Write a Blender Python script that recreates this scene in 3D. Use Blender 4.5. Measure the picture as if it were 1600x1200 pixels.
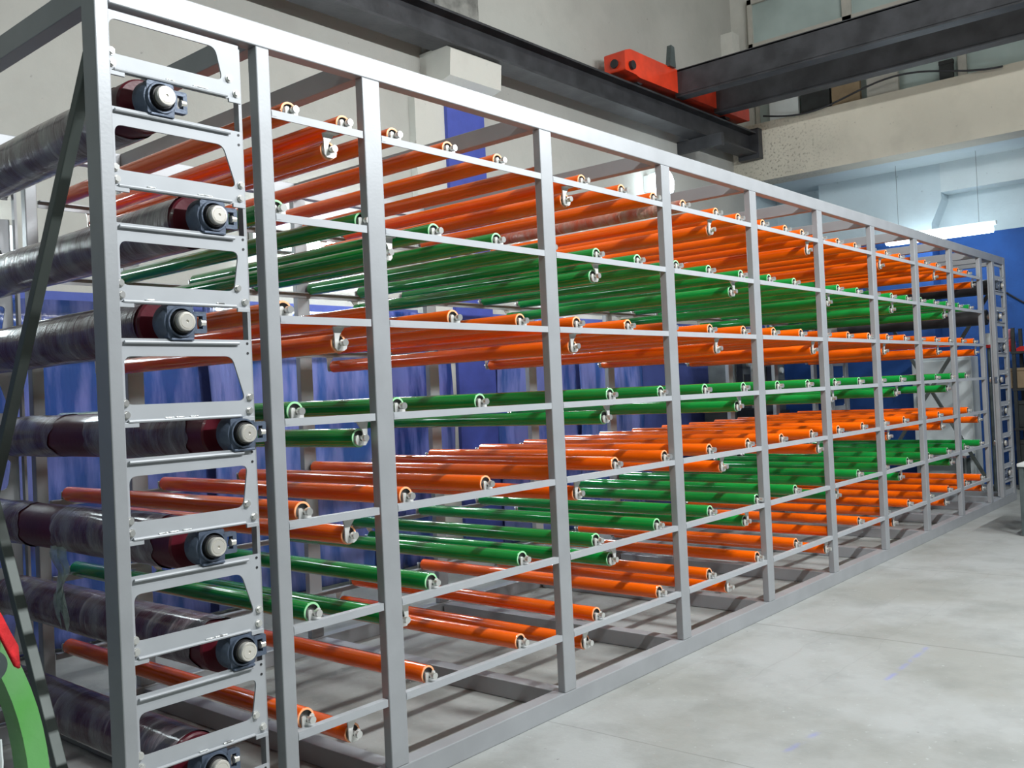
import bpy, bmesh, math, random
from mathutils import Vector, Matrix
random.seed(7)
PI = math.pi
for o in list(bpy.data.objects): bpy.data.objects.remove(o)
sc = bpy.context.scene; COL = sc.collection

# ------------------------------------------------------------------ camera, world, lights
cd = bpy.data.cameras.new('camera'); cam = bpy.data.objects.new('camera', cd); COL.objects.link(cam)
right = Vector((0.650, -0.759, -0.046)).normalized()
fwd = Vector((math.sin(.8632)*math.cos(.0109), math.cos(.8632)*math.cos(.0109), math.sin(.0109)))
right = (right - fwd*right.dot(fwd)).normalized(); up = right.cross(fwd)
M4 = Matrix((right, up, -fwd)).transposed().to_4x4(); M4.translation = Vector((-1.4688, -2.7417, 1.5))
cam.matrix_world = M4
cd.sensor_width = 36; cd.lens = 36*1473.86/1600; cd.clip_start = .05; cd.clip_end = 100
sc.camera = cam
sc.view_settings.view_transform = 'Standard'; sc.view_settings.look = 'None'
sc.view_settings.exposure = -0.27; sc.view_settings.gamma = 1; sc.view_settings.use_curve_mapping = False
w = bpy.data.worlds.new('hall_air'); sc.world = w; w.use_nodes = True
w.node_tree.nodes['Background'].inputs[0].default_value = (.80, .93, 1, 1)
w.node_tree.nodes['Background'].inputs[1].default_value = .10
def area(name, loc, target, sx, sy, power, col=(1, 1, 1)):
    l = bpy.data.lights.new(name, 'AREA'); l.shape = 'RECTANGLE'; l.size = sx; l.size_y = sy; l.energy = power; l.color = col
    o = bpy.data.objects.new(name, l); COL.objects.link(o); o.location = loc
    o.rotation_euler = (Vector(target)-Vector(loc)).to_track_quat('-Z', 'Y').to_euler(); return o
# rows of hall tubes hung over the aisle (above and behind the frame)
for i, x in enumerate((1.7, 5.0, 7.0)):
    area('aisle_tube_light', (x, -3.6, 5.0), (x, .2, 1.0), 1.25, .10, (350, 330, 110)[i], (.95, .98, 1))
area('near_tube_light', (-3.0, -2.2, 4.4), (.2, .6, 2.2), 1.2, .15, 32, (.78, 1, .95))
area('hall_high_light', (4, -3.5, 7.6), (5, 3.5, 4.6), 6, .6, 165, (1, .98, .93))

# ------------------------------------------------------------------ materials
def mat(name, col, rough=.5, metal=0, coat=0, emis=None, es=0, noise=0, nscale=8, bump=0, bscale=40, spec=.5, alpha=1, trans=0, col2=None, stretch=None, detail=4):
    m = bpy.data.materials.new(name); m.use_nodes = True; nt = m.node_tree; b = nt.nodes['Principled BSDF']
    b.inputs['Base Color'].default_value = (*col, 1); b.inputs['Roughness'].default_value = rough
    b.inputs['Metallic'].default_value = metal; b.inputs['Coat Weight'].default_value = coat; b.inputs['Coat Roughness'].default_value = .05
    b.inputs['Specular IOR Level'].default_value = spec; b.inputs['Alpha'].default_value = alpha; b.inputs['Transmission Weight'].default_value = trans
    if emis: b.inputs['Emission Color'].default_value = (*emis, 1); b.inputs['Emission Strength'].default_value = es
    tc = nt.nodes.new('ShaderNodeTexCoord'); mp = nt.nodes.new('ShaderNodeMapping'); nt.links.new(tc.outputs['Object'], mp.inputs['Vector'])
    if stretch: mp.inputs['Scale'].default_value = stretch
    if noise:
        n = nt.nodes.new('ShaderNodeTexNoise'); n.inputs['Scale'].default_value = nscale; n.inputs['Detail'].default_value = detail
        nt.links.new(mp.outputs[0], n.inputs['Vector'])
        r = nt.nodes.new('ShaderNodeValToRGB'); c2 = col2 or tuple(c*(1-noise) for c in col)
        r.color_ramp.elements[0].position = .35; r.color_ramp.elements[1].position = .65
        r.color_ramp.elements[0].color = (*c2, 1); r.color_ramp.elements[1].color = (*col, 1)
        nt.links.new(n.outputs['Fac'], r.inputs[0]); nt.links.new(r.outputs[0], b.inputs['Base Color'])
    if bump:
        n = nt.nodes.new('ShaderNodeTexNoise'); n.inputs['Scale'].default_value = bscale; n.inputs['Detail'].default_value = 5
        nt.links.new(mp.outputs[0], n.inputs['Vector'])
        bp = nt.nodes.new('ShaderNodeBump'); bp.inputs['Strength'].default_value = bump; bp.inputs['Distance'].default_value = .02
        nt.links.new(n.outputs['Fac'], bp.inputs['Height']); nt.links.new(bp.outputs[0], b.inputs['Normal'])
    return m
STEEL = mat('grey_painted_steel', (.36, .375, .39), .42, .25, noise=.10, nscale=5, bump=.02, bscale=90)
PLATE = mat('pale_grey_plate', (.41, .43, .45), .5, .15, noise=.06, nscale=9)
BOLT = mat('zinc_bolt', (.78, .78, .75), .28, .8)
WELD = mat('weld_bead', (.8, .82, .82), .3, .6, bump=.5, bscale=120)
BRACK = mat('zinc_bracket', (.70, .70, .67), .4, .45)
SHAFT = mat('turned_steel_shaft', (.82, .79, .72), .32, .65)
CORE = mat('roller_core', (.10, .10, .10), .5, .3)
ORANGE = mat('orange_roller_coat', (.97, .135, .001), .16, 0, .5, noise=.04, nscale=3, spec=.4)
GREEN = mat('green_roller_coat', (.002, .285, .045), .12, 0, .65, noise=.06, nscale=3, spec=.4)
RINGO = mat('orange_roller_edge', (1, .45, .22), .4)
RINGG = mat('green_roller_edge', (.35, .70, .38), .4)
MAROON = mat('maroon_rubber', (.085, .004, .012), .38, 0, .1, bump=.05)
CAST = mat('blue_grey_cast_housing', (.105, .135, .19), .45, .25, noise=.25, nscale=14, bump=.15, bscale=60)
BLACK = mat('black_rubber', (.02, .02, .022), .5)
DARKSTEEL = mat('dark_mill_steel', (.060, .062, .068), .5, .3, noise=.45, nscale=4, bump=.1, bscale=25)
BRACE = mat('green_grey_brace_steel', (.105, .125, .115), .5, .2, noise=.06, nscale=6)
CRANE = mat('crane_orange_paint', (.80, .055, .015), .35, 0, .3, noise=.25, nscale=5)
WHITE = mat('white_enamel', (.70, .76, .76), .4, noise=.05)
REDM = mat('red_paint', (.62, .02, .02), .4, noise=.2)
CLOTH = mat('red_cloth', (.72, .012, .018), .85, noise=.35, nscale=14, bump=.5, bscale=30)
LIME = mat('green_machine_paint', (.13, .46, .10), .42, .05, noise=.30, nscale=3, col2=(.26, .46, .27), bump=.05)
YELLOW = mat('yellow_cable', (.55, .42, .03), .5)
LIMEB = mat('lime_plastic', (.45, .62, .02), .4)
DARK = mat('dark_clutter', (.03, .035, .035), .6, noise=.5, nscale=6)
CARD = mat('brown_cardboard', (.30, .22, .13), .8, noise=.2)
PIPE = mat('grey_steel_leg', (.12, .15, .15), .5, .4, noise=.3)
CABLE = mat('black_cable', (.02, .02, .025), .5)
TUBE = mat('lit_tube', (1, 1, 1), .5, emis=(.86, .96, 1), es=110)
TUBE3 = mat('lit_tube_soft', (1, 1, 1), .5, emis=(.86, .96, 1), es=30)
TUBE2 = mat('lit_tube_bright', (1, 1, 1), .5, emis=(.80, .93, 1), es=16)
GLASSY = mat('window_glass', (.42, .52, .50), .12, 0, .3, noise=.25, nscale=1.2, spec=.6)
FRAMEC = mat('cream_window_frame', (.46, .45, .40), .6, noise=.1)
RUBBLE = mat('rough_concrete', (.24, .24, .22), .9, noise=.5, nscale=9, bump=.8, bscale=14)

def N(nt, t, **kw):
    n = nt.nodes.new(t)
    for k, v in kw.items(): setattr(n, k, v)
    return n
def math_n(nt, op, a, b=None, c=None, clamp=False):
    n = N(nt, 'ShaderNodeMath', operation=op); n.use_clamp = clamp
    for i, v in enumerate((a, b, c)):
        if v is None: continue
        if isinstance(v, (int, float)): n.inputs[i].default_value = v
        else: nt.links.new(v, n.inputs[i])
    return n.outputs[0]
def mix(nt, fac, a, b):
    n = N(nt, 'ShaderNodeMix', data_type='RGBA')
    if isinstance(fac, (int, float)): n.inputs[0].default_value = fac
    else: nt.links.new(fac, n.inputs[0])
    for i, v in ((6, a), (7, b)):
        if isinstance(v, tuple): n.inputs[i].default_value = (*v, 1)
        else: nt.links.new(v, n.inputs[i])
    return n.outputs[2]
def noise(nt, vec, s, d=5, lo=.4, hi=.6, rough=.6):
    n = N(nt, 'ShaderNodeTexNoise'); n.inputs['Scale'].default_value = s; n.inputs['Detail'].default_value = d; n.inputs['Roughness'].default_value = rough
    nt.links.new(vec, n.inputs['Vector'])
    m = N(nt, 'ShaderNodeMapRange'); m.inputs[1].default_value = lo; m.inputs[2].default_value = hi
    nt.links.new(n.outputs['Fac'], m.inputs[0]); return m.outputs[0]
def bump_to(nt, b, h, s=.3, d=.01):
    bp = N(nt, 'ShaderNodeBump'); bp.inputs['Strength'].default_value = s; bp.inputs['Distance'].default_value = d
    nt.links.new(h, bp.inputs['Height']); nt.links.new(bp.outputs[0], b.inputs['Normal'])

def seg_mask(nt, X, Y, a, b, wd):            # 1 on the strip around segment a-b
    dx, dy = b[0]-a[0], b[1]-a[1]; L = math.hypot(dx, dy); ux, uy = dx/L, dy/L
    t = math_n(nt, 'ADD', math_n(nt, 'MULTIPLY', math_n(nt, 'SUBTRACT', X, a[0]), ux), math_n(nt, 'MULTIPLY', math_n(nt, 'SUBTRACT', Y, a[1]), uy))
    p = math_n(nt, 'ADD', math_n(nt, 'MULTIPLY', math_n(nt, 'SUBTRACT', X, a[0]), -uy), math_n(nt, 'MULTIPLY', math_n(nt, 'SUBTRACT', Y, a[1]), ux))
    inside = math_n(nt, 'MULTIPLY', math_n(nt, 'GREATER_THAN', t, 0), math_n(nt, 'LESS_THAN', t, L))
    d = math_n(nt, 'SUBTRACT', 1, math_n(nt, 'DIVIDE', math_n(nt, 'ABSOLUTE', p), wd), clamp=True)
    return math_n(nt, 'MULTIPLY', inside, d)
def floor_material():
    m = bpy.data.materials.new('worn_concrete_floor'); m.use_nodes = True; nt = m.node_tree; b = nt.nodes['Principled BSDF']
    g = N(nt, 'ShaderNodeNewGeometry'); P = g.outputs['Position']; s = N(nt, 'ShaderNodeSeparateXYZ'); nt.links.new(P, s.inputs[0]); X, Y = s.outputs[0], s.outputs[1]
    c = mix(nt, noise(nt, P, .9, 6), (.275, .28, .26), (.34, .352, .345))
    c = mix(nt, math_n(nt, 'MULTIPLY', noise(nt, P, 2.2, 9, .48, .70), .55), c, (.19, .20, .185))
    c = mix(nt, math_n(nt, 'MULTIPLY', noise(nt, P, 26, 3, .66, .72), .6), c, (.42, .44, .44))
    c = mix(nt, math_n(nt, 'MULTIPLY', noise(nt, P, 14, 3, .70, .76), .7), c, (.16, .16, .15))
    wob = N(nt, 'ShaderNodeTexNoise'); wob.inputs['Scale'].default_value = 3; nt.links.new(P, wob.inputs['Vector'])
    Xw = math_n(nt, 'ADD', X, math_n(nt, 'MULTIPLY', wob.outputs['Fac'], .03)); Yw = math_n(nt, 'ADD', Y, math_n(nt, 'MULTIPLY', wob.outputs['Fac'], .10))
    for a, e, wd in (((3.98, .1), (4.06, -3.5), .010), ((6.07, .3), (6.3, -3), .007), ((1.9, 0), (2.0, -4), .005), ((8.8, 0), (9, -3), .01)):
        c = mix(nt, math_n(nt, 'MULTIPLY', seg_mask(nt, Xw, Y, a, e, wd), .6), c, (.13, .13, .12))
    for y0 in (-.42, -.75): c = mix(nt, math_n(nt, 'MULTIPLY', seg_mask(nt, X, Yw, (2.9, y0), (9, y0-.05), .005), .18), c, (.17, .17, .16))
    brk = noise(nt, P, 9, 4, .40, .60)
    for a, e in (((3.25, -1.05), (3.95, -1.035)), ((2.12, -1.035), (2.42, -1.055)), ((.95, -1.0), (1.2, -1.02))):
        c = mix(nt, math_n(nt, 'MULTIPLY', math_n(nt, 'MULTIPLY', seg_mask(nt, X, Y, a, e, .022), brk), .55), c, (.20, .22, .52))
    nt.links.new(c, b.inputs['Base Color']); b.inputs['Roughness'].default_value = .62; b.inputs['Specular IOR Level'].default_value = .35
    bump_to(nt, b, noise(nt, P, 30, 6, .2, .8), .25, .006); return m
def wall_material(name, upper, lower=None, split=2.31, spots=0, stain=.35, blue2=None):
    m = bpy.data.materials.new(name); m.use_nodes = True; nt = m.node_tree; b = nt.nodes['Principled BSDF']
    g = N(nt, 'ShaderNodeNewGeometry'); P = g.outputs['Position']; s = N(nt, 'ShaderNodeSeparateXYZ'); nt.links.new(P, s.inputs[0]); Z = s.outputs[2]
    c = mix(nt, noise(nt, P, .7, 6), upper, tuple(v*.88 for v in upper))
    c = mix(nt, math_n(nt, 'MULTIPLY', noise(nt, P, 2.6, 8, .5, .78), stain), c, tuple(v*.62 for v in upper))
    c = mix(nt, math_n(nt, 'MULTIPLY', noise(nt, P, 17, 3, .70, .74), .5), c, tuple(v*.45 for v in upper))
    if lower:
        lo = mix(nt, noise(nt, P, 1.5, 4), lower, blue2 or tuple(v*.75 for v in lower))
        c = mix(nt, math_n(nt, 'LESS_THAN', Z, split), c, lo)
    if spots:
        sp = N(nt, 'ShaderNodeVectorMath', operation='DISTANCE'); nt.links.new(P, sp.inputs[0]); sp.inputs[1].default_value = spots
        near = N(nt, 'ShaderNodeMapRange'); near.inputs[1].default_value = 1.1; near.inputs[2].default_value = .1; nt.links.new(sp.outputs['Value'], near.inputs[0])
        k = math_n(nt, 'MULTIPLY', math_n(nt, 'MULTIPLY', near.outputs[0], .75), noise(nt, P, 30, 6, .53, .66)); c = mix(nt, k, c, (.12, .115, .08))
    nt.links.new(c, b.inputs['Base Color']); b.inputs['Roughness'].default_value = .8
    bump_to(nt, b, noise(nt, P, 12, 6, .2, .8), .25, .01); return m
BLUEP = (.030, .070, .34)
FLOOR = floor_material()
LONGWALL = wall_material('plaster_over_blue_dado', (.42, .42, .385), (.07, .10, .34), 2.31, stain=.22)
LINTEL = wall_material('cream_plaster_lintel', (.60, .56, .46), spots=(10.93, 2.9, 4.6))
FARWALL = wall_material('white_over_blue_far_wall', (.52, .62, .66), (.016, .085, .32), 3.38, stain=.1)
PALE = wall_material('pale_concrete_block', (.58, .58, .53))
BLUECOL = mat('blue_painted_column', (.05, .075, .36), .6, noise=.15, bump=.1)
CEIL = wall_material('pale_ceiling', (.60, .68, .70), stain=.1)

def film_material(name, base, haze, lo=.42, hi=.62):
    m = bpy.data.materials.new(name); m.use_nodes = True; nt = m.node_tree; b = nt.nodes['Principled BSDF']
    tc = N(nt, 'ShaderNodeTexCoord'); mp = N(nt, 'ShaderNodeMapping'); mp.inputs['Rotation'].default_value = (.3, .5, .35); mp.inputs['Scale'].default_value = (5, 9, 5)
    nt.links.new(tc.outputs['Object'], mp.inputs[0])
    f = noise(nt, mp.outputs[0], 1.0, 8, lo, hi); c = mix(nt, f, base, haze)
    st = N(nt, 'ShaderNodeMapping'); st.inputs['Rotation'].default_value = (.2, .3, .2); st.inputs['Scale'].default_value = (3, 26, 3); nt.links.new(tc.outputs['Object'], st.inputs[0])
    s2 = noise(nt, st.outputs[0], 1.0, 4, .62, .68); c = mix(nt, math_n(nt, 'MULTIPLY', s2, .45), c, tuple(min(1, v*2.2) for v in haze))
    nt.links.new(c, b.inputs['Base Color']); b.inputs['Roughness'].default_value = .30; b.inputs['Coat Weight'].default_value = .6; b.inputs['Coat Roughness'].default_value = .12
    hh = noise(nt, st.outputs[0], 1.0, 6, .2, .8); bump_to(nt, b, hh, .9, .012); return m
FILM = film_material('clear_film_over_maroon', (.090, .028, .045), (.25, .225, .24))
FILMG = film_material('grey_film_over_maroon', (.16, .11, .12), (.34, .325, .315))
FILMO = film_material('clear_film_over_orange', (.55, .09, .03), (.50, .30, .24))
SCRAP = mat('torn_clear_film', (.45, .55, .52), .3, 0, .5, noise=.4, nscale=25, alpha=.6)
def sheet_material(name, c1, c2):
    m = mat(name, c1, .18, 0, .4, noise=.4, nscale=1.6, col2=c2, stretch=(4.2, 4.2, .8), bump=.8, bscale=3.5, detail=8)
    for n in m.node_tree.nodes:
        if n.type == 'VALTORGB': n.color_ramp.elements[0].position = .42; n.color_ramp.elements[1].position = .57
    return m
SHEETS = [sheet_material('blue_polythene', (.16, .19, .50), (.03, .08, .30)), sheet_material('light_blue_polythene', (.20, .24, .58), (.04, .11, .38)), sheet_material('deep_blue_polythene', (.13, .155, .44), (.012, .04, .20))]

# ------------------------------------------------------------------ mesh helpers
def link(name, me, m, parent=None):
    if m and not me.materials: me.materials.append(m)
    o = bpy.data.objects.new(name, me); COL.objects.link(o)
    if parent: o.parent = parent
    return o
def fin(bm, name, smooth=False):
    me = bpy.data.meshes.new(name); bmesh.ops.recalc_face_normals(bm, faces=bm.faces[:]); bm.to_mesh(me); bm.free()
    if smooth:
        me.polygons.foreach_set('use_smooth', [True]*len(me.polygons))
        try: me.set_sharp_from_angle(angle=math.radians(35))
        except Exception: pass
    return me
def add_box(bm, x0, x1, y0, y1, z0, z1, bev=0):
    r = bmesh.ops.create_cube(bm, size=1); vs = r['verts']
    for v in vs: v.co = Vector(((x0+x1)/2+v.co.x*(x1-x0), (y0+y1)/2+v.co.y*(y1-y0), (z0+z1)/2+v.co.z*(z1-z0)))
    if bev:
        es = list({e for v in vs for e in v.link_edges}); bmesh.ops.bevel(bm, geom=es, offset=bev, segments=2, affect='EDGES', profile=.5)
def box(name, x0, x1, y0, y1, z0, z1, m, parent=None, bev=0):
    bm = bmesh.new(); add_box(bm, x0, x1, y0, y1, z0, z1, bev); return link(name, fin(bm, name), m, parent)
def boxes(name, L, m, parent=None, bev=0):
    bm = bmesh.new()
    for a in L: add_box(bm, *a, bev)
    return link(name, fin(bm, name), m, parent)
def add_cyl(bm, p, q, r, seg=16, r2=None, cap=True):
    p, q = Vector(p), Vector(q); d = q-p
    R = d.to_track_quat('Z', 'Y').to_matrix().to_4x4(); R.translation = (p+q)/2
    bmesh.ops.create_cone(bm, cap_ends=cap, segments=seg, radius1=r, radius2=r if r2 is None else r2, depth=d.length, matrix=R)
def add_lathe(bm, prof, seg=24, axis='Y'):      # prof: (along axis, radius)
    rings = []
    for a, r in prof:
        ring = []
        for k in range(seg):
            t = 2*PI*k/seg
            co = (r*math.cos(t), a, r*math.sin(t)) if axis == 'Y' else ((r*math.cos(t), r*math.sin(t), a) if axis == 'Z' else (a, r*math.cos(t), r*math.sin(t)))
            ring.append(bm.verts.new(co))
        rings.append(ring)
    for i in range(len(rings)-1):
        for k in range(seg): bm.faces.new((rings[i][k], rings[i][(k+1) % seg], rings[i+1][(k+1) % seg], rings[i+1][k]))
def add_tube(bm, pts, r, seg=8, closed=False):
    P = [Vector(p) for p in pts]; rings = []
    for i, p in enumerate(P):
        d = (P[min(i+1, len(P)-1)]-P[max(i-1, 0)]).normalized(); a = d.orthogonal().normalized()
        if i: a = (prev-d*prev.dot(d)).normalized()
        prev = a; b = d.cross(a); rings.append([bm.verts.new(p+(a*math.cos(2*PI*k/seg)+b*math.sin(2*PI*k/seg))*r) for k in range(seg)])
    for i in range(len(rings)-1):
        for k in range(seg): bm.faces.new((rings[i][k], rings[i][(k+1) % seg], rings[i+1][(k+1) % seg], rings[i+1][k]))
    bm.faces.new(rings[0][::-1]); bm.faces.new(rings[-1])
def add_prism(bm, loops, y0, y1, plane='XZ'):   # outer loop plus holes, extruded in Y (or X)
    es = []
    for lp in loops:
        vs = [bm.verts.new((a, y0, b) if plane == 'XZ' else (y0, a, b)) for a, b in lp]
        es += [bm.edges.new((vs[i], vs[(i+1) % len(vs)])) for i in range(len(vs))]
    r = bmesh.ops.triangle_fill(bm, edges=es, use_beauty=True, use_dissolve=False)
    fs = [f for f in r['geom'] if isinstance(f, bmesh.types.BMFace)]
    e = bmesh.ops.extrude_face_region(bm, geom=fs); d = (0, y1-y0, 0) if plane == 'XZ' else (y1-y0, 0, 0)
    bmesh.ops.translate(bm, verts=[v for v in e['geom'] if isinstance(v, bmesh.types.BMVert)], vec=d)
def rounded(pts, r, n=5):
    out = []; k = len(pts)
    for i in range(k):
        p = Vector(pts[i]); a = (Vector(pts[i-1])-p); b = (Vector(pts[(i+1) % k])-p); a.normalize(); b.normalize()
        p0, p1 = p+a*r, p+b*r
        for j in range(n+1):
            t = j/n; out.append(tuple(p0*(1-t)**2+p*2*t*(1-t)+p1*t*t))
    return out
def empty(name, loc=(0, 0, 0), rz=0):
    o = bpy.data.objects.new(name, None); COL.objects.link(o); o.location = loc; o.rotation_euler = (0, 0, rz); o.empty_display_size = .05; return o
def tag(o, label, cat, group=None, kind=None):
    o['label'] = label; o['category'] = cat
    if group: o['group'] = group
    if kind: o['kind'] = kind
    return o
def struct(name, me_o): me_o.name = name; me_o['kind'] = 'structure'; return me_o
def dup(root, loc):
    r = root.copy(); COL.objects.link(r); r.location = loc
    for ch in list(root.children):
        c = ch.copy(); COL.objects.link(c); c.parent = r
        for g in list(ch.children): d = g.copy(); COL.objects.link(d); d.parent = c
    return r

# ------------------------------------------------------------------ dimensions of the rack
XS = [-.11, .457, .934, 2.018, 3.102, 4.18, 5.255, 6.343, 7.436, 8.52, 9.605, 10.13, 10.62]
PW = [.045, .055, .088] + [.090]*8 + [.085, .085]
PD = [.085, .050] + [.042]*11
ZL = [2.534, 2.1706, 1.8118, 1.4512, 1.0923, .7271, .361]
D = 1.95; TOP = 2.83

# ------------------------------------------------------------------ the hall
struct('floor', box('floor', -8, 14, -8, 4, -.12, 0, FLOOR))
struct('wall_back', box('wall_back', -5, 11.25, 3.5, 3.75, 0, 8.2, LONGWALL))
struct('ceiling', box('ceiling', -5, 14, -8, 4, 8.2, 8.35, PALE))
struct('trim_1', box('trim_1', 10.93, 11.3, -8, 3.5, 4.33, 5.14, LINTEL))         # deep lintel over the opening to the next room
struct('trim_2', box('trim_2', 4.93, 5.45, 3.38, 3.5, 0, 4.40, BLUECOL))          # blue painted column
struct('trim_3', box('trim_3', 4.55, 4.93, 3.42, 3.5, 0, 4.40, PALE))
bm = bmesh.new(); add_prism(bm, [[(3.5, 4.33), (3.12, 4.42), (3.10, 4.66), (3.16, 4.70), (3.5, 4.70)]], 4.72, 5.42, 'YZ')
struct('trim_4', link('trim_4', fin(bm, 't'), PALE))                               # corbel under the crane rail
struct('trim_5', box('trim_5', 4.75, 5.35, 3.30, 3.5, 4.70, 8.2, RUBBLE))
struct('trim_6', box('trim_6', 10.72, 10.93, 3.32, 3.5, 5.75, 6.45, PALE))
# upper wall with windows above the lintel
struct('wall_right', boxes('wall_right', [(11.05, 11.25, -8, 3.5, 6.95, 8.2), (11.05, 11.25, -8, 3.5, 6.02, 6.22), (11.05, 11.25, 3.22, 3.5, 5.14, 6.95)], PALE))
YW = [3.20, 1.80, .45, -.9, -2.3, -3.7]
for i in range(5):
    wn = empty('window_%d' % (i+1), (11.0, YW[i], 6.22)); wn['kind'] = 'structure'
    y1, y0 = 0, YW[i+1]-YW[i]
    boxes('window_frame', [(-.03, .06, y0, y1, 0, .07), (-.03, .06, y0, y1, .63, .70), (-.03, .06, y0, y0+.06, 0, .7), (-.03, .06, y1-.06, y1, 0, .7)], FRAMEC, wn)
    box('pane', .015, .03, y0+.06, y1-.06, .07, .63, GLASSY, wn)
    wn = empty('window_%d' % (i+6), (11.12, YW[i], 5.14)); wn['kind'] = 'structure'
    boxes('window_frame', [(-.03, .06, y0, y1, .80, .88), (-.03, .06, y0, y0+.05, 0, .8), (-.03, .06, y1-.05, y1, 0, .8)], FRAMEC, wn)
    box('pane', .015, .03, y0+.05, y1-.05, 0, .8, GLASSY, wn)
# the next room seen under the lintel
struct('wall_far', box('wall_far', 12.3, 12.5, -8, 4, 0, 4.4, FARWALL))
struct('ceiling_far', box('ceiling_far', 11.3, 12.3, -8, 4, 4.34, 4.45, CEIL))
bm = bmesh.new(); add_prism(bm, [[(2.7, 0.0), (1.22, 0.0), (1.16, 3.55), (1.02, 3.86), (1.02, 4.34), (2.7, 4.34)]], 11.98, 12.3, 'YZ')
struct('trim_7', link('trim_7', fin(bm, 't'), FARWALL))
struct('trim_8', box('trim_8', 11.98, 12.3, -8, 1.02, 3.95, 4.34, CEIL))
struct('wall_far_side', box('wall_far_side', 11.25, 12.5, 3.5, 3.75, 0, 4.4, FARWALL))

# ------------------------------------------------------------------ crane rail and bridge
def ibeam(bm, x0, x1, y0, y1, z0, z1, ft, along):
    add_box(bm, x0, x1, y0, y1, z0, z0+ft); add_box(bm, x0, x1, y0, y1, z1-ft, z1)
    if along == 'X': c = (y0+y1)/2; add_box(bm, x0, x1, c-.012, c+.012, z0+ft, z1-ft)
    else: c = (x0+x1)/2; add_box(bm, c-.015, c+.015, y0, y1, z0+ft, z1-ft)
cr = empty('crane_rail', (0, 3.2, 4.69)); tag(cr, 'dark steel crane runway beam fixed along the long wall above the rack', 'crane rail')
bm = bmesh.new(); ibeam(bm, -5, 10.9, -.13, .13, 0, .30, .022, 'X')
link('runway_beam', fin(bm, 'b'), DARKSTEEL, cr)
box('rail_head', -5, 10.85, -.03, .03, .30, .345, DARKSTEEL, cr)
box('end_stop', 10.80, 10.92, -.16, .16, -.06, .36, DARKSTEEL, cr, .004)
ws = box('wall_bracket', 9.36, 9.43, -.34, .30, -.16, -.005, DARKSTEEL, cr)
cb = empty('overhead_crane', (7.5, 3.2, 5.045)); tag(cb, 'overhead travelling crane with orange end carriage and two dark girders', 'crane')
bm = bmesh.new(); add_prism(bm, [rounded([(0, .05), (0, .27), (.12, .31), (2.95, .31), (3.05, .20), (3.05, .04), (.30, .02), (.22, .04)], .02, 2)], -.16, .12)
link('end_carriage', fin(bm, 'b'), CRANE, cb)
bm = bmesh.new(); add_cyl(bm, (.12, -.165, .12), (.12, -.20, .12), .05, 20); add_cyl(bm, (-.01, -.03, .14), (-.03, -.03, .14), .05, 16); link('buffer', fin(bm, 'b'), BLACK, cb)
for x in (.45, 2.6):
    bm = bmesh.new(); add_cyl(bm, (x, -.06, .10), (x, .05, .10), .10, 24); link('wheel', fin(bm, 'b'), DARKSTEEL, cb)
for x in (1.15, 2.12):
    bm = bmesh.new(); ibeam(bm, x, x+.17, -9, -.12, -.02, .31, .025, 'Y'); add_box(bm, x, x+.012, -9, -.12, 0, .30)
    link('girder', fin(bm, 'b'), DARKSTEEL, cb)
bm = bmesh.new(); add_prism(bm, [[(.92, .30), (1.06, .30), (1.04, .55), (.97, .56)]], -.20, -.14); link('limit_arm', fin(bm, 'b'), PIPE, cb)
bm = bmesh.new(); pts = [(10.90, 3.0-.35*t, 5.22-.10*math.sin(t*.9)) for t in [i*.3 for i in range(30)]]; add_tube(bm, pts, .012, 6)
tag(link('power_cable', fin(bm, 'b', True), CABLE), 'black cable sagging along the top of the cream lintel', 'cable')

# clutter on the lintel ledge, behind the girders
for nm, lb, cat, y, wd, z1, m in (('white_box', 'white carton on the lintel ledge nearest the orange crane carriage', 'box', 2.75, .42, .34, WHITE), ('dark_crate', 'dark crate on the lintel ledge beside the white carton', 'crate', 2.30, .40, .42, DARK),
                                  ('cardboard_box', 'brown cardboard box on the lintel ledge beside the dark crate', 'box', 1.88, .38, .36, CARD), ('file_case', 'cream case on the lintel ledge right of the brown box', 'case', 1.40, .40, .42, FRAMEC),
                                  ('speaker_box', 'small dark box on the lintel ledge right of the cream case', 'box', .62, .16, .26, DARK)):
    bm = bmesh.new(); add_box(bm, -.03, .03, -wd/2, wd/2, 0, z1, .004); add_box(bm, -.035, .035, -wd/2-.004, wd/2+.004, z1-.05, z1, .003)
    o = link(nm, fin(bm, nm), m); o.location = (11.05, y, 5.14); tag(o, lb, cat)

# ------------------------------------------------------------------ lights that can be seen
def tube_fixture(name, loc, ln, axis, label, m=TUBE, n=2, group=None):
    e = empty(name, loc); tag(e, label, 'light', group)
    h = ln/2
    if axis == 'X': box('lamp_housing', -h-.05, h+.05, -.02, .04, -.08, .08, WHITE, e, .004)
    else: box('lamp_housing', -.02, .05, -h-.05, h+.05, .05, .10, WHITE, e, .004)
    for k in range(n):
        dz = (k-(n-1)/2)*.10; bm = bmesh.new()
        if axis == 'X': add_cyl(bm, (-h, -.045, dz), (h, -.045, dz), .024, 14)
        else: add_cyl(bm, (-.01+dz, -h, 0), (-.01+dz, h, 0), .045, 16)
        link('fluorescent_tube', fin(bm, 't', True), m, e)
    return e
tube_fixture('tube_light', (3.42, 3.45, 2.80), 1.2, 'X', 'lit fluorescent batten on the back wall behind the near rollers', group=None)
tube_fixture('tube_light', (.36, 3.45, 2.62), 1.2, 'X', 'lit fluorescent batten on the back wall left of the rack corner', TUBE3)
tube_fixture('tube_light', (6.7, 3.45, 2.80), 1.2, 'X', 'lit fluorescent batten on the back wall behind the middle bays', group=None)
far_tube = tube_fixture('tube_light', (11.62, .98, 3.32), 1.30, 'Y', 'bright fluorescent tube light hanging in front of the far blue wall', TUBE2, 2)
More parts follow.
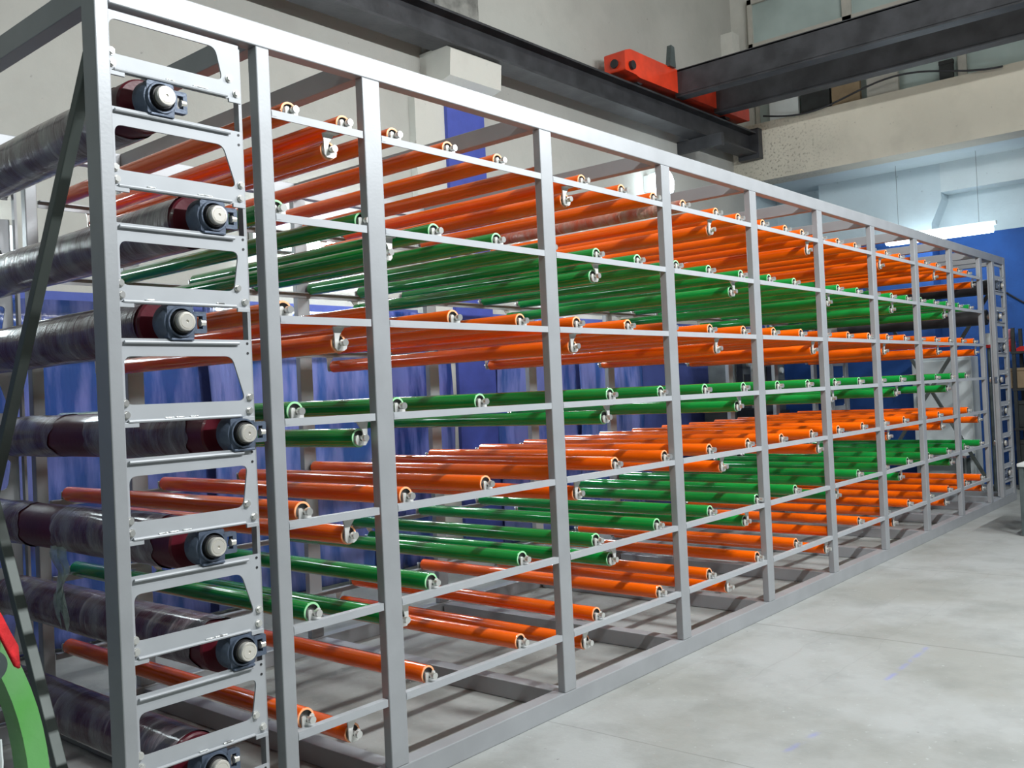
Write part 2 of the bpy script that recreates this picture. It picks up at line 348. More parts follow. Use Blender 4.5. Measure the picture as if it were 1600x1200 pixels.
for yy in (-.5, .5): box('hanger', .0, .004, yy-.002, yy+.002, .10, 1.02, PIPE, far_tube)
e = empty('bulb_lamp', (8.56, 3.4, 4.02)); tag(e, 'bright bare bulb lamp on the back wall, glowing just above the top orange rollers', 'lamp')
box('wall_plate', -.06, .06, .02, .10, -.10, .10, WHITE, e, .005)
bm = bmesh.new(); add_cyl(bm, (0, .02, .11), (0, -.10, .11), .03, 14); link('lamp_holder', fin(bm, 'b'), WHITE, e)
bm = bmesh.new(); bmesh.ops.create_uvsphere(bm, u_segments=20, v_segments=14, radius=1, matrix=Matrix.Translation((0, -.15, -.04)) @ Matrix.Diagonal((.15, .12, .20, 1))); link('bulb', fin(bm, 'b', True), TUBE2, e)

# ------------------------------------------------------------------ rack frame
fr = empty('roller_rack', (0, 0, 0)); tag(fr, 'long grey steel accumulator rack of square tube posts filled with rollers', 'rack')
for side in (0, 1):
    for i, x in enumerate(XS):
        y0, y1 = (0, PD[i]) if side == 0 else (D-PD[i], D)
        box('post', x, x+PW[i], y0, y1, .0 if i in (0, 12) else .09, TOP if i in (0, 12) else TOP-.085, STEEL, fr, .004)
    ya, yb = (.0005, .0555) if side == 0 else (D-.0555, D-.0005)
    box('top_rail', XS[0]+PW[0], XS[12], ya, yb, TOP-.085, TOP, STEEL, fr, .004)
    box('bottom_rail', XS[0]+PW[0], XS[12], ya-.0, yb+.02, 0, .09, STEEL, fr, .004)
for i, x in enumerate(XS):
    a, b = (.0855, D-.0855) if i in (0, 12) else (.056, D-.056)
    box('cross_beam', x+.002, x+.058, a, b, TOP-.083, TOP-.002, STEEL, fr, .003)
    bm = bmesh.new(); add_box(bm, x+.002, x+.082, a+.02, b-.02, .002, .088, .003)
    link('floor_beam', fin(bm, 'f'), STEEL, fr)
for z in ZL:
    for i in range(1, 10):
        x0, x1 = XS[i]+PW[i]+.0005, XS[i+1]-.0005
        if i == 1: x1 -= .006
        bm = bmesh.new(); add_box(bm, x0, x1, .001, .006, z-.028, z); add_box(bm, x0, x1, .006, .030, z-.005, z)
        add_box(bm, x0+.001, x0+.02, .0, .001, z-.022, z-.006)
        link('shelf_rail', fin(bm, 's'), PLATE, fr)
    bm = bmesh.new(); add_box(bm, XS[1]+.06, XS[10]-.001, D-.046, D-.040, z-.032, z); add_box(bm, XS[1]+.06, XS[10]-.001, D-.072, D-.046, z-.005, z)
    link('back_shelf_rail', fin(bm, 's'), STEEL, fr)
# crossed braces at the two ends
for k, xe in enumerate((XS[0]+.001, XS[12]+PW[12]-.046)):
    for q, (ya, za, yb, zb) in enumerate(((.07, 2.60, 1.68, .10), (.215, .02, 1.66, 2.70))):
        bm = bmesh.new(); L = math.hypot(yb-ya, zb-za); off = -.038*q*(1 if k == 0 else -2.2)
        add_box(bm, 0, .036, 0, L, -.019, .019, .003)
        bm.transform(Matrix.Translation((xe+off, ya, za)) @ Matrix.Rotation(math.atan2(zb-za, yb-ya), 4, 'X'))
        link('diagonal_brace', fin(bm, 'b'), BRACE, fr)
# slotted bearing plates at both ends of both sides
BZ = [2.487, 2.131, 1.778, 1.411, 1.053, .693, .345]
BX = [.093, .262, .130, .340, .207, .304, .185]
def bearing_plates(x0, mirror, y, back):
    # x0: inner face of the corner post; plates run .462 wide towards the next post
    def X(v): return x0+v+.065 if not mirror else x0+.46-(v+.065)
    s = -1 if not back else 1
    def bolt(px, pz, parent, r=.0095):
        bm = bmesh.new(); add_cyl(bm, (X(px), y, pz), (X(px), y+s*.011, pz), r, 6); add_cyl(bm, (X(px), y, pz), (X(px), y+s*.003, pz), r*1.35, 14)
        link('bolt', fin(bm, 'b'), BOLT, parent)
    for k in range(8):
        zt = TOP-.10 if k == 0 else BZ[k-1]-.053
        zb = BZ[k]+.053 if k < 7 else .095
        if zt-zb < .05: continue
        zwt = zt-.055 if k else zt-.025; zwb = zb+.057
        if k == 0: tr, br = .305, .330
        elif k % 2: tr, br = .320, .366
        else: tr, br = .362, .340
        outer = [(X(-.064), zt), (X(.394), zt), (X(.394), zb-.0), (X(-.064), zb)]
        loops = [outer]
        if zwt-zwb > .06:
            loops.append(rounded([(X(-.055 if k else -.06), zwt), (X(tr), zwt), (X(br), zwb), (X(-.055 if k else -.06), zwb)], .026, 6))
        bm = bmesh.new(); ya, yb = (y, y+.006) if not back else (y-.006, y)
        add_prism(bm, loops, ya, yb)
        p = link('bearing_plate', fin(bm, 'p'), PLATE, fr)
        # guide strips on the slot edges
        bm = bmesh.new(); rag = random.Random(k)
        if k:
            add_cyl(bm, (X(-.055), y+s*.006, zt-.012), (X(.345), y+s*.006, zt-.012), .0055, 8)
            link('guide_strip', fin(bm, 'g', True), PLATE, p); bm = bmesh.new()
        if k < 7: add_cyl(bm, (X(-.052), y+s*.006, zb+.006), (X(.340), y+s*.006, zb+.006), .0055, 8)
        if len(bm.verts): link('guide_strip', fin(bm, 'g', True), PLATE, p)
        else: bm.free()
        if k < 7:
            bm = bmesh.new()
            for q in range(3):
                xa = rag.uniform(.0, .28); add_box(bm, min(X(xa), X(xa+.03)), max(X(xa), X(xa+.03)), y+s*.007-.004, y+s*.007+.004, zb+.010, zb+.0155, .002)
            link('weld_bead', fin(bm, 'w'), WELD, p)
            for a in (-.066, .345):
                bm = bmesh.new(); add_box(bm, min(X(a), X(a+.047)), max(X(a), X(a+.047)), y+s*.004-.004, y+s*.004+.004, zb-.012, zb+.002, .001); link('stop_tab', fin(bm, 'w'), PLATE, p)
        if k < 7:
            bolt(-.058, zb+.062, p); bolt(-.056, zb+.026, p)
            off = .03 if k % 2 else 0
            bolt(.352+off, zb+.068, p); bolt(.378, zb+.022, p)
        if k:
            bm = bmesh.new()
            bm.free()
            for zz in (zt-.012, zt-.045):
                bm = bmesh.new(); add_cyl(bm, (X(.381), y+s*.0012, zz), (X(.381), y, zz), .0045, 10); link('bolt_hole', fin(bm, 'h'), BLACK, p)
    # narrow back-up strip on the inner post
    box('adjuster_strip', min(X(.400), X(.412)), max(X(.400), X(.412)), min(y+s*-.02, y+s*-.05), max(y+s*-.02, y+s*-.05), .10, TOP-.09, STEEL, fr)
bearing_plates(XS[0]+PW[0], False, .012, False)
bearing_plates(XS[0]+PW[0], False, D-.012, True)
bearing_plates(XS[11]+PW[11]-.06, True, .012, False)
bearing_plates(XS[11]+PW[11]-.06, True, D-.012, True)

# ------------------------------------------------------------------ big rubber rolls with their take-up bearings
def housing(parent, yc, s, flip=1):
    # s=-1: faces the aisle.  square block with round boss and side lug with slot
    bm = bmesh.new(); b = .052
    outer = rounded([(-b+.006, -b), (b-.006, -b), (b-.006, b), (-b+.006, b)], .008, 3)
    n = 28; circ = [(.043*math.cos(2*PI*i/n), .043*math.sin(2*PI*i/n)) for i in range(n)]
    add_prism(bm, [outer, circ], yc-.012, yc+.012)
    h = link('bearing_housing', fin(bm, 'h'), CAST, parent)
    bm = bmesh.new()
    add_lathe(bm, [(yc-.013, .0425), (yc-.022, .0435), (yc-.022, .0485), (yc-.010, .051), (yc-.010, .056), (yc+.004, .063), (yc+.045, .066), (yc+.060, .055), (yc+.060, .030)], 40)
    link('boss', fin(bm, 'b', True), CAST, h)
    bm = bmesh.new(); x0, x1 = (.044, .092)
    x0 *= flip; x1 *= flip
    add_prism(bm, [rounded([(x0, -.034), (x1, -.034), (x1, .036), (x0, .036)], .006, 3), [(x0+.013*flip, -.020), (x0+.034*flip, -.020), (x0+.034*flip, .022), (x0+.013*flip, .022)]], yc-.012, yc+.012)
    link('lug', fin(bm, 'l'), CAST, h)
    bm = bmesh.new(); add_cyl(bm, (x0+.028*flip, yc-.003, 0), (x1-.003*flip, yc-.003, 0), .0125, 14); link('adjusting_nut', fin(bm, 'a', True), SHAFT, h)
    bm = bmesh.new(); add_lathe(bm, [(yc-.006, .0425), (yc-.012, .037), (yc-.030, .036), (yc-.030, .031)], 28); link('bearing_ring', fin(bm, 'r', True), BLACK, h)
    bm = bmesh.new(); add_box(bm, -.040, .040, yc-.022, yc+.02, -b-.007, -b+.001, .002); link('slide_shoe', fin(bm, 's'), CAST, h)
    return h
def rubber_roll(i, x, z, label, film_segs, m_film, mirror=False, detail=True, body=None):
    t = empty('rubber_roll', (x, 0, z)); tag(t, label, 'roller', 'maroon rubber rolls in the near end of the rack' if not mirror else 'rubber rolls in the far end of the rack')
    R_ = .088; L0, L1 = .115, D-.115
    bm = bmesh.new(); add_lathe(bm, [(L0, .02), (L0, R_-.006), (L0+.006, R_), (L1-.006, R_), (L1, R_-.006), (L1, .02)], 48); link('roll_body', fin(bm, 'r', True), body or MAROON, t)
    rr = random.Random(i)
    for (a, b) in film_segs:
        bm = bmesh.new(); n = max(6, int((b-a)/.03)); seg = 48; rings = []
        ph = rr.uniform(0, 6)
        for j in range(n+1):
            u = j/n; ring = []
            for k in range(seg):
                th = 2*PI*k/seg; edge = .025*math.sin(th+ph)+.012*math.sin(5*th+ph)+.006*math.sin(11*th)
                y = a+(b-a)*u + edge*((1-u) if a > L0+.04 else 0)*1.0 + edge*(u if b < L1-.02 else 0)
                r = R_+.0025+.0016*math.sin(3*th+9*u+ph)+rr.uniform(0, .0012)
                ring.append(bm.verts.new((r*math.cos(th), y, r*math.sin(th))))
            rings.append(ring)
        for j in range(n):
            for k in range(seg): bm.faces.new((rings[j][k], rings[j][(k+1) % seg], rings[j+1][(k+1) % seg], rings[j+1][k]))
        f = link('film_wrap', fin(bm, 'f', True), m_film, t)
    bm = bmesh.new(); add_cyl(bm, (0, -.030, 0), (0, D+.05, 0), .0305, 32)
    s = link('shaft', fin(bm, 's', True), SHAFT, t)
    bm = bmesh.new(); add_lathe(bm, [(-.029, .0305), (-.033, .0285), (-.0335, .023), (-.0315, .0222), (-.0335, .0215), (-.0335, .005), (-.026, .004), (-.026, .0002)], 28); link('shaft_face', fin(bm, 's', True), SHAFT, s)
    housing(t, 0.018, -1, -1 if mirror else 1)
    if detail:
        bm = bmesh.new(); n = 26; pts = []
        for k in range(n*4):
            r = .085 if k % 4 < 2 else .074; th = 2*PI*k/(n*4); pts.append((r*math.cos(th), r*math.sin(th)))
        add_prism(bm, [pts], D+.02, D+.032); link('sprocket', fin(bm, 's'), PIPE, t)
        bm = bmesh.new(); add_cyl(bm, (0, D-.03, 0), (0, D+.0, 0), .06, 28); link('rear_bearing', fin(bm, 's', True), CAST, t)
    return t
ORD = ['top', 'second', 'third', 'fourth', 'fifth', 'sixth', 'lowest']
SEG = [[(.20, 1.80)], [(.135, 1.80)], [(.135, 1.82)], [(.24, 1.0), (1.28, 1.80)], [(.26, 1.02), (1.32, 1.80)], [(.16, 1.80)], [(.135, 1.82)]]
FM = [FILMG, FILMG, FILM, FILM, FILM, FILM, FILM]
rolls = []
for i in range(7):
    rolls.append(rubber_roll(i, BX[i]+.005, BZ[i], 'maroon rubber roll in clear film, %s bearing slot of the near end' % ORD[i], SEG[i], FM[i]))
# torn strip of film hanging from the fifth roll
bm = bmesh.new(); rr = random.Random(3); nx, nz = 7, 12; g = []
for j in range(nz+1):
    u = j/nz; wdt = .13*(1-.75*u)+.02*rr.uniform(-1, 1)
    g.append([bm.verts.new((-.075+.012*math.sin(k*1.7+j*.6), .95+wdt*(k/nx-.5)+.02*math.sin(j), -.055-.27*u*(1+.25*math.sin(k*2.1)))) for k in range(nx+1)])
for j in range(nz):
    for k in range(nx): bm.faces.new((g[j][k], g[j][k+1], g[j+1][k+1], g[j+1][k]))
link('torn_film_strip', fin(bm, 't', True), SCRAP, rolls[4])
for i in range(7):
    if i > 1: continue
    rubber_roll(20+i, XS[11]+PW[11]-.06+.46-(BX[i]+.065), BZ[i], 'dark rubber roll at the far end of the rack, %s bearing slot' % ORD[i], [], FILM, True, False, BLACK)

for i in range(2, 7):
    t = empty('bearing_unit', (XS[11]+PW[11]-.06+.46-(BX[i]+.065), 0, BZ[i])); tag(t, 'empty bearing unit at the far end of the rack, %s slot' % ORD[i], 'bearing', 'rubber rolls in the far end of the rack')
    bm = bmesh.new(); add_cyl(bm, (0, -.030, 0), (0, .10, 0), .0305, 24); link('shaft', fin(bm, 's', True), SHAFT, t); housing(t, .018, -1, -1)

# ------------------------------------------------------------------ conveyor rollers
RR = .0365
def roller_proto(colr, ring, kind, wrap=None):
    t = empty('conveyor_roller')
    y0, y1 = .046, D-.062
    bm = bmesh.new(); add_lathe(bm, [(y0, RR-.007), (y0, RR-.003), (y0+.003, RR), (y1-.003, RR), (y1, RR-.003), (y1, RR-.007)], 28)
    link('sleeve', fin(bm, 'sleeve_'+kind, True), wrap or colr, t)
    bm = bmesh.new(); add_lathe(bm, [(y0-.0008, RR-.0005), (y0-.0012, RR-.003), (y0-.0008, RR-.008), (y0+.010, RR-.008), (y0+.012, .010)], 28)
    bm2 = bmesh.new(); add_lathe(bm2, [(y1+.0008, RR-.003), (y1+.0008, RR-.008), (y1-.010, RR-.008), (y1-.012, .010)], 28)
    link('end_cap', fin(bm2, 'rear_cap_'+kind, True), CORE, t)
    me = fin(bm, 'cap_'+kind, True); me.materials.append(ring); me.materials.append(CORE)
    for p in me.polygons:
        rad = max(math.hypot(me.vertices[v].co.x, me.vertices[v].co.z) for v in p.vertices)
        rmin = min(math.hypot(me.vertices[v].co.x, me.vertices[v].co.z) for v in p.vertices)
        p.material_index = 1 if (rmin < .02 or abs(rad-rmin) < 1e-4) else 0
    o = bpy.data.objects.new('end_cap', me); COL.objects.link(o); o.parent = t
    bm = bmesh.new(); add_cyl(bm, (0, .004 if kind[-1] == 'r' else .004, 0), (0, D-.004, 0), .0085, 12)
    add_cyl(bm, (0, .002, 0), (0, .020, 0), .0135, 18)
    link('shaft', fin(bm, 'shaft', True), BOLT, t)
    def both(draw):
        bm = bmesh.new(); draw(bm, .030, .036); m1 = fin(bm, 'bracket_'+kind)
        bm = bmesh.new(); draw(bm, D-.036, D-.030); m2 = fin(bm, 'bracket_b_'+kind)
        link('bracket', m1, BRACK, t); link('bracket', m2, BRACK, t)
    if kind.endswith('rest'):
        def d(bm, a, b):
            for s in (-1, 1):
                pr = rounded([(s*.0095, -.034), (s*.027, -.034), (s*.027, .0135), (s*.0095, .0135)], .008, 4); add_prism(bm, [pr], a, b)
            add_box(bm, -.0096, .0096, a, b, -.034, -.011)
        both(d)
    else:
        sgn = 1 if 'odd' in kind else -1
        def d(bm, a, b):
            P = [(-.034, .060), (.020, .060), (.013, .050), (-.004, .030), (-.0095, .012), (-.0095, -.006), (-.003, -.0115), (.007, -.0105), (.013, -.001), (.016, .012), (.026, .008), (.030, -.008), (.026, -.022), (.014, -.029), (-.018, -.029), (-.028, -.018), (-.029, .015), (-.030, .040)]
            add_prism(bm, [[(sgn*x, z) for x, z in P]], a, b)
            add_box(bm, -.030, .030, min(a, .008) if a < 1 else a, b if a < 1 else b+.02, .0595, .0625)
        both(d)
    return t
P_OR = roller_proto(ORANGE, RINGO, 'orange_rest'); P_GR = roller_proto(GREEN, RINGG, 'green_rest')
P_OH = roller_proto(ORANGE, RINGO, 'orange_odd'); P_GH = roller_proto(GREEN, RINGG, 'green_even'); P_WR = roller_proto(ORANGE, RINGO, 'film_rest', FILMO)
def series(start, n_end, step): 
    out = list(start)
    while out[-1]+step < n_end: out.append(out[-1]+step)
    return out
REST = [series([.62, .87, 1.125, 1.44, 1.763, 2.09, 2.404, 2.761, 3.08, 3.404, 3.799, 4.095, 4.446, 4.795, 5.08, 5.42, 5.744, 6.103], 9.5, .355),
        series([.548, .94, 1.333, 1.729, 2.11, 2.502, 2.886, 3.29, 3.674, 4.092, 4.501], 9.5, .40),
        series([.559, .99, 1.424, 1.869, 2.304, 2.761, 3.20, 3.654, 4.09, 4.53], 9.5, .443),
        series([.589, 1.083, 1.569, 2.07, 2.564, 3.058, 3.556, 4.052], 9.5, .497),
        series([.603, 1.106, 1.581, 2.08, 2.58, 3.066, 3.574, 4.075], 9.5, .497),
        series([.626, 1.225, 1.804, 2.379, 2.952, 3.546, 4.162], 9.5, .587),
        series([.578, 1.184, 1.764, 2.355, 2.945, 3.5, 4.129], 9.5, .587)]
H1 = [.79, 2.25, 3.70, 5.14, 6.63, 8.11, 9.42]
HUNG = [H1, [1.05, 2.46, 3.943, 5.46, 6.858, 8.359], [.80, 2.257, 3.715, 5.154, 6.63, 8.11, 9.42], [.88, 2.502, 3.952, 5.45, 6.87, 8.35], [.808, 2.237, 3.713, 5.167, 6.63, 8.11, 9.42], [1.05, 2.498, 3.978, 5.45, 6.87, 8.35], [.784, 2.25, 3.714, 5.215, 6.65, 8.11, 9.42]]
BAY = ['second', 'third', 'fourth', 'fifth', 'sixth', 'seventh', 'eighth', 'ninth', 'tenth']
def bay(x):
    for i in range(1, 10):
        if x < XS[i+1]+PW[i+1]/2: return i-1
    return 8
used = set()
def place(proto, loc, label, group):
    if proto.name in used: o = dup(proto, loc)
    else: used.add(proto.name); o = proto; o.location = loc
    tag(o, label, 'roller', group)
    return o
NTH = ['first', 'second', 'third', 'fourth', 'fifth']
RN = ['top', 'second', 'third', 'fourth', 'fifth', 'sixth', 'lowest']
for k, z in enumerate(ZL):
    gr = k in (1, 3, 5); cn = 'green' if gr else 'orange'
    cnt = {}
    for x in REST[k]: cnt[bay(x)] = cnt.get(bay(x), 0)+1
    seen = {}
    for x in REST[k]:
        b = bay(x); seen[b] = seen.get(b, 0)+1
        wrapped = (k == 0 and abs(x-3.404) < .01)
        pos = 'only one on it' if cnt[b] == 1 else '%s of %s' % (NTH[seen[b]-1], ['', 'one', 'two', 'three', 'four', 'five'][cnt[b]])
        lab = '%s roller on the %s rail, %s bay from the near end, %s' % ('film-wrapped pinkish orange' if wrapped else cn, RN[k], BAY[b], pos)
        if wrapped: lab = 'orange roller wrapped in cloudy film on the top rail, fourth bay from the near end' if BAY[b] == 'fourth' else 'orange roller wrapped in cloudy film on the top rail, %s bay from the near end' % BAY[b]
        place(P_WR if wrapped else (P_GR if gr else P_OR), (x, 0, z+.023), lab, '%s rollers on the %s rail' % (cn, RN[k]))
    seen = {}
    for x in HUNG[k]:
        lab = '%s roller hung on a hook bracket under the %s rail, %s bay from near end' % (cn, RN[k], BAY[bay(x)])
        place(P_GH if gr else P_OH, (x, 0, z-.0905), lab, 'rollers hung under the rails')

# ------------------------------------------------------------------ blue polythene hung behind the rack
sx = [(.55, 2.25), (2.31, 3.82), (3.88, 4.86), (5.52, 6.8), (6.86, 8.1)]
sp = ['leftmost one, behind the big maroon rolls', 'second from the left', 'just left of the blue column', 'first one right of the blue column', 'rightmost one, beside the dark machines']
for i, (a, b) in enumerate(sx):
    bm = bmesh.new(); nx, nz = 60, 14; rr = random.Random(i); g = []; ph = [rr.uniform(0, 6) for _ in range(4)]; h = 2.24+rr.uniform(-.05, .05)
    for j in range(nz+1):
        u = j/nz; row = []
        for k in range(nx+1):
            v = k/nx; x = a+(b-a)*v
            y = 3.40+(.030*math.sin(x*4.5+ph[0])+.014*math.sin(x*13+ph[1]+u*2.5)+.006*math.sin(x*31+ph[2]+3*u))*(.3+.7*u)+.01*math.sin(u*9+ph[3])
            row.append(bm.verts.new((x+.02*math.sin(u*5+ph[1]), y, h-(h-.03)*u)))
        g.append(row)
    for j in range(nz):
        for k in range(nx): bm.faces.new((g[j][k], g[j][k+1], g[j+1][k+1], g[j+1][k]))
    o = link('plastic_sheet', fin(bm, 's', True), SHEETS[i % 3]); md = o.modifiers.new('thick', 'SOLIDIFY'); md.thickness = .002
    tag(o, 'blue plastic sheet hanging on the back wall, %s' % sp[i], 'sheet', 'blue sheets along the back wall')

# ------------------------------------------------------------------ far end clutter
def cabinet(name, x0, x1, y0, y1, z1, m, label, nd=2):
    e = empty(name, ((x0+x1)/2, (y0+y1)/2, 0)); tag(e, label, 'cabinet'); hx, hy = (x1-x0)/2, (y1-y0)/2
    box('body', -hx, hx, -hy, hy, .03, z1, m, e, .008)
    boxes('foot', [(-hx+.02, -hx+.07, -hy+.02, -hy+.07, 0, .03), (hx-.07, hx-.02, -hy+.02, -hy+.07, 0, .03), (-hx+.02, -hx+.07, hy-.07, hy-.02, 0, .03), (hx-.07, hx-.02, hy-.07, hy-.02, 0, .03)], DARK, e)
    for k in range(nd):
        z0 = .06+k*(z1-.08)/nd; d = box('door', -hx-.018, -hx-.001, -hy+.01, hy-.01, z0, z0+(z1-.08)/nd-.02, m, e, .003)
        box('handle', -hx-.035, -hx-.018, hy-.08, hy-.06, z0+.2, z0+.34, PIPE, d)
    return e
cabinet('white_cabinet', 11.62, 11.96, .66, 1.40, 1.72, WHITE, 'white cabinet standing beyond the far end of the rack')
# dark machines beyond the far back corner, in the gap between third and fourth rails
for (x0, x1, z1, nm, lb) in ((9.2, 9.75, 1.9, 'control_cabinet', 'dark control cabinet behind the rack right of the blue sheets'), (10.05, 10.75, 1.8, 'press_machine', 'dark grey machine with round gauges behind the far bays')):
    e = empty(nm, (x0, 2.75, 0)); tag(e, lb, 'machine'); wd = x1-x0
    box('body', 0, wd, 0, .45, 0, z1*.62, DARK, e, .01)
    box('head', .05, wd-.05, .03, .40, z1*.62, z1, mat('machine_grey_'+nm, (.16, .18, .18), .5, .2, noise=.3), e, .01)
    boxes('panel', [(.08, wd*.45, .018, .03, z1*.70, z1*.95), (wd*.55, wd-.1, .018, .03, z1*.68, z1*.85)], BLACK, e)
    bm = bmesh.new(); add_cyl(bm, (wd*.75, .03, z1*.92), (wd*.75, .0, z1*.92), .04, 16); link('gauge', fin(bm, 'g', True), WHITE, e)
o = box('white_pillar_guard', -.06, .06, -.06, .06, 0, 2.0, WHITE); o.location = (9.92, 2.85, 0); tag(o, 'narrow white post between the two dark machines behind the rack', 'post')
e = empty('work_bench', (11.45, 1.4, 0)); tag(e, 'steel topped work bench just beyond the far end of the rack', 'bench')
box('bench_top', -.28, .10, -.75, 1.0, .44, .47, mat('bright_bench_steel', (.75, .78, .80), .2, .9), e, .003)
for a in (-.25, .03):
    for b in (-.7, .92): box('leg', a, a+.04, b, b+.04, 0, .44, PIPE, e)
bm = bmesh.new()
for j in range(7):
    rr = random.Random(j); a = rr.uniform(-.2, .2); R = Matrix.Translation((0, .05*j-.2, .012*j)) @ Matrix.Rotation(a, 4, 'Z') @ Matrix.Rotation(rr.uniform(-.12, .12), 4, 'X')
    b2 = bmesh.new(); add_box(b2, -.10, .10, -.14, .14, 0, .012, .003); b2.transform(R); me = bpy.data.meshes.new('t'); b2.to_mesh(me); b2.free(); bm.from_mesh(me)
o = link('plastic_bundle', fin(bm, 'b'), mat('pale_teal_packing', (.38, .48, .50), .4, noise=.3, nscale=10)); o.location = (11.35, 1.3, .475); tag(o, 'rumpled pale plastic bundle lying on the steel bench', 'bundle')

e = empty('storage_shelf', (11.75, -.25, 0)); tag(e, 'dark storage shelving against the far blue wall at right', 'shelf')
for a in (0, .40):
    for b in (-.85, .42): box('upright', a, a+.04, b, b+.04, 0, 2.05, DARK, e)
for z in (.25, .75, 1.25, 1.72): box('shelf_board', -.01, .45, -.86, .47, z, z+.03, DARK, e)
items = [('dark_bin', 'dark bin on the lowest board of the far shelving', 'bin', 11.98, -.10, .281, .34, .60, .34, DARK), ('parts_crate', 'dark crate on the second board of the far shelving', 'crate', 11.98, -.05, .781, .32, .50, .34, DARK),
         ('brown_carton', 'brown carton on the third board of the far shelving', 'box', 11.95, .12, 1.281, .30, .34, .26, CARD), ('tool_case', 'black tool case on the top board of the far shelving', 'case', 12.05, -.30, 1.751, .28, .40, .20, BLACK)]
for nm, lb, ct, x, y, z, a, b, h, m in items:
    bm = bmesh.new(); add_box(bm, -a/2, a/2, -b/2, b/2, 0, h*.85, .01); add_box(bm, -a/2-.008, a/2+.008, -b/2-.008, b/2+.008, h*.85, h, .006)
    o = link(nm, fin(bm, nm), m); o.location = (x, y, z); tag(o, lb, ct)
e = empty('red_bottle', (11.85, .235, 1.751)); tag(e, 'red bottle with pink cap on top of the far shelving', 'bottle')
bm = bmesh.new(); add_lathe(bm, [(0, .001), (0, .055), (.12, .055), (.16, .03), (.17, .02), (.17, .001)], 20, 'Z'); link('bottle_body', fin(bm, 'b', True), REDM, e)
bm = bmesh.new(); add_lathe(bm, [(.17, .028), (.27, .028), (.29, .02), (.29, .001)], 20, 'Z'); link('cap', fin(bm, 'b', True), mat('pink_cap', (.6, .2, .25), .4), e)
e = empty('red_clamp', (11.85, .10, 1.751)); tag(e, 'red bench clamp beside the red bottle on the far shelving', 'clamp')
bm = bmesh.new(); add_prism(bm, [rounded([(-.06, 0), (.07, 0), (.07, .035), (.03, .06), (-.02, .06), (-.06, .03)], .01, 3)], -.03, .03); bm.transform(Matrix.Rotation(PI/2, 4, 'Z')); link('clamp_body', fin(bm, 'c'), REDM, e)
bm = bmesh.new(); add_cyl(bm, (0, -.13, .03), (0, .13, .03), .010, 10); link('screw', fin(bm, 'c'), PIPE, e)
bm = bmesh.new(); bmesh.ops.create_uvsphere(bm, u_segments=20, v_segments=12, radius=.06); add_cyl(bm, (0, 0, -.08), (0, 0, -.03), .03, 16)
o = link('lime_cap', fin(bm, 'b', True), LIMEB); o.location = (11.98, .02, 2.03); tag(o, 'lime green plastic ball on the black tool case', 'ball')
o.location = (12.0, -.18, 2.031)
e = empty('white_canister', (11.2, .34, 0)); tag(e, 'white and red canister on a stand beside the far post', 'canister')
bm = bmesh.new(); add_cyl(bm, (0, 0, 0), (0, 0, 1.80), .02, 12); add_cyl(bm, (0, 0, 0), (0, 0, .02), .15, 24); link('stand', fin(bm, 'b', True), PIPE, e)
bm = bmesh.new(); add_cyl(bm, (0, 0, 1.84), (0, 0, 1.98), .045, 20); link('canister_body', fin(bm, 'b', True), WHITE, e)
bm = bmesh.new(); add_cyl(bm, (0, 0, 1.80), (0, 0, 1.84), .046, 20); link('red_band', fin(bm, 'b', True), REDM, e)
bm = bmesh.new(); add_tube(bm, [(12.285, .45-.09*i, 2.62-.42*math.sin(i/9*PI/2)) for i in range(10)], .012, 6); tag(link('wall_cable', fin(bm, 'c', True), CABLE), 'black cable hanging across the far blue wall at right', 'cable')

# small low table at the right edge
e = empty('low_table', (8.0, -.62, 0)); tag(e, 'low steel table with pale top at the right edge of the aisle', 'table')
box('table_top', 0, .75, -1.1, 0, .63, .66, mat('pale_table_top', (.60, .62, .60), .5, noise=.15), e, .004)
for a in (.02, .69):
    for b in (-1.08, -.05): box('leg', a, a+.04, b, b+.04, 0, .63, PIPE, e, .003)
boxes('stretcher', [(.03, .05, -1.05, -.05, .12, .15), (.70, .72, -1.05, -.05, .12, .15), (.06, .69, -.045, -.02, .12, .15), (.06, .69, -1.07, -1.05, .12, .15)], PIPE, e)
box('apron', .03, .72, -1.07, -.02, .53, .63, PIPE, e, .003)

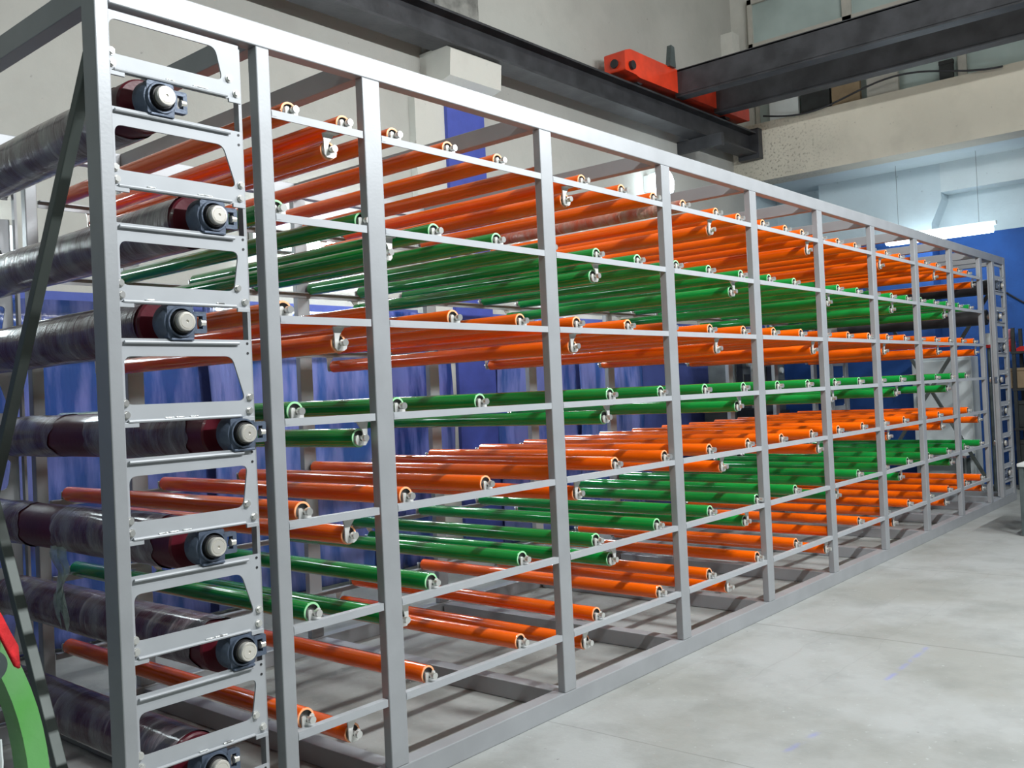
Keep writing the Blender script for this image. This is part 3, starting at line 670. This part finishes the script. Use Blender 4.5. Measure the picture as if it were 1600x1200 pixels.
# ------------------------------------------------------------------ green machine with red cloth, bottom left
e = empty('green_band_machine', (-.896, -.5, 0)); tag(e, 'green curved machine guard on a stand at the lower left corner', 'machine')
bm = bmesh.new(); A, B, wv = .35, .55, .045; prev = None; n = 26
def arcpt(t, k): return ((A-k)*math.cos(t), .66+(B-k)*math.sin(t))
path = [(arcpt(PI*.75-(PI*.75)*i/n, 0), arcpt(PI*.75-(PI*.75)*i/n, wv)) for i in range(n+1)] + [((A+.004, .45), (A-wv+.004, .45)), ((A, .05), (A-wv, .05))]
outer = [p[0] for p in path]; inner = [p[1] for p in path]
add_prism(bm, [outer+inner[::-1]], -.05, .03)
bm.transform(Matrix.Translation((-.008, 0, 0))); link('curved_guard', fin(bm, 'g'), LIME, e)
box('base', -.45, .42, -.25, .2, 0, .05, PIPE, e, .006)
bm = bmesh.new(); add_cyl(bm, (.196, -.13, .985), (.196, .05, .985), .034, 28); link('hub', fin(bm, 'h', True), PIPE, e)
bm = bmesh.new(); add_cyl(bm, (-.05, -.02, .60), (-.05, .0, .60), .27, 48); link('wheel_disc', fin(bm, 'h'), DARK, e)
bm = bmesh.new(); add_tube(bm, [(.215+.012*math.sin(i*.8), -.06, .74-.05*i) for i in range(12)], .007, 8); link('yellow_cable', fin(bm, 'c', True), YELLOW, e)
bm = bmesh.new(); add_tube(bm, [(.235+.012*math.sin(i*.7+1), -.03, .80-.05*i) for i in range(13)], .005, 8); link('grey_cable', fin(bm, 'c', True), WHITE, e)
bm = bmesh.new(); rr = random.Random(5); g = []
for j in range(19):
    u = j/18; row = []
    for k in range(15):
        v = k/14; x = .0+.265*u+.012*math.sin(v*9); zz = .66+.56*math.sqrt(max(0, 1-((x-.0)/.42)**2)) + .018
        row.append(bm.verts.new((x+.006*math.sin(k*1.3), -.11+.16*v, zz+.010*math.sin(7*v+4*u)+.008*math.sin(17*u+3*v)-(.05 if k < 2 else 0)-.04*max(0, u-.85)/.15)))
    g.append(row)
for j in range(18):
    for k in range(14): bm.faces.new((g[j][k], g[j][k+1], g[j+1][k+1], g[j+1][k]))
o = link('red_cloth', fin(bm, 'c', True), CLOTH); o.location = (-.906, -.5, -.035); md = o.modifiers.new('t', 'SOLIDIFY'); md.thickness = .006
tag(o, 'bright red cloth draped over the green curved guard at lower left', 'cloth')
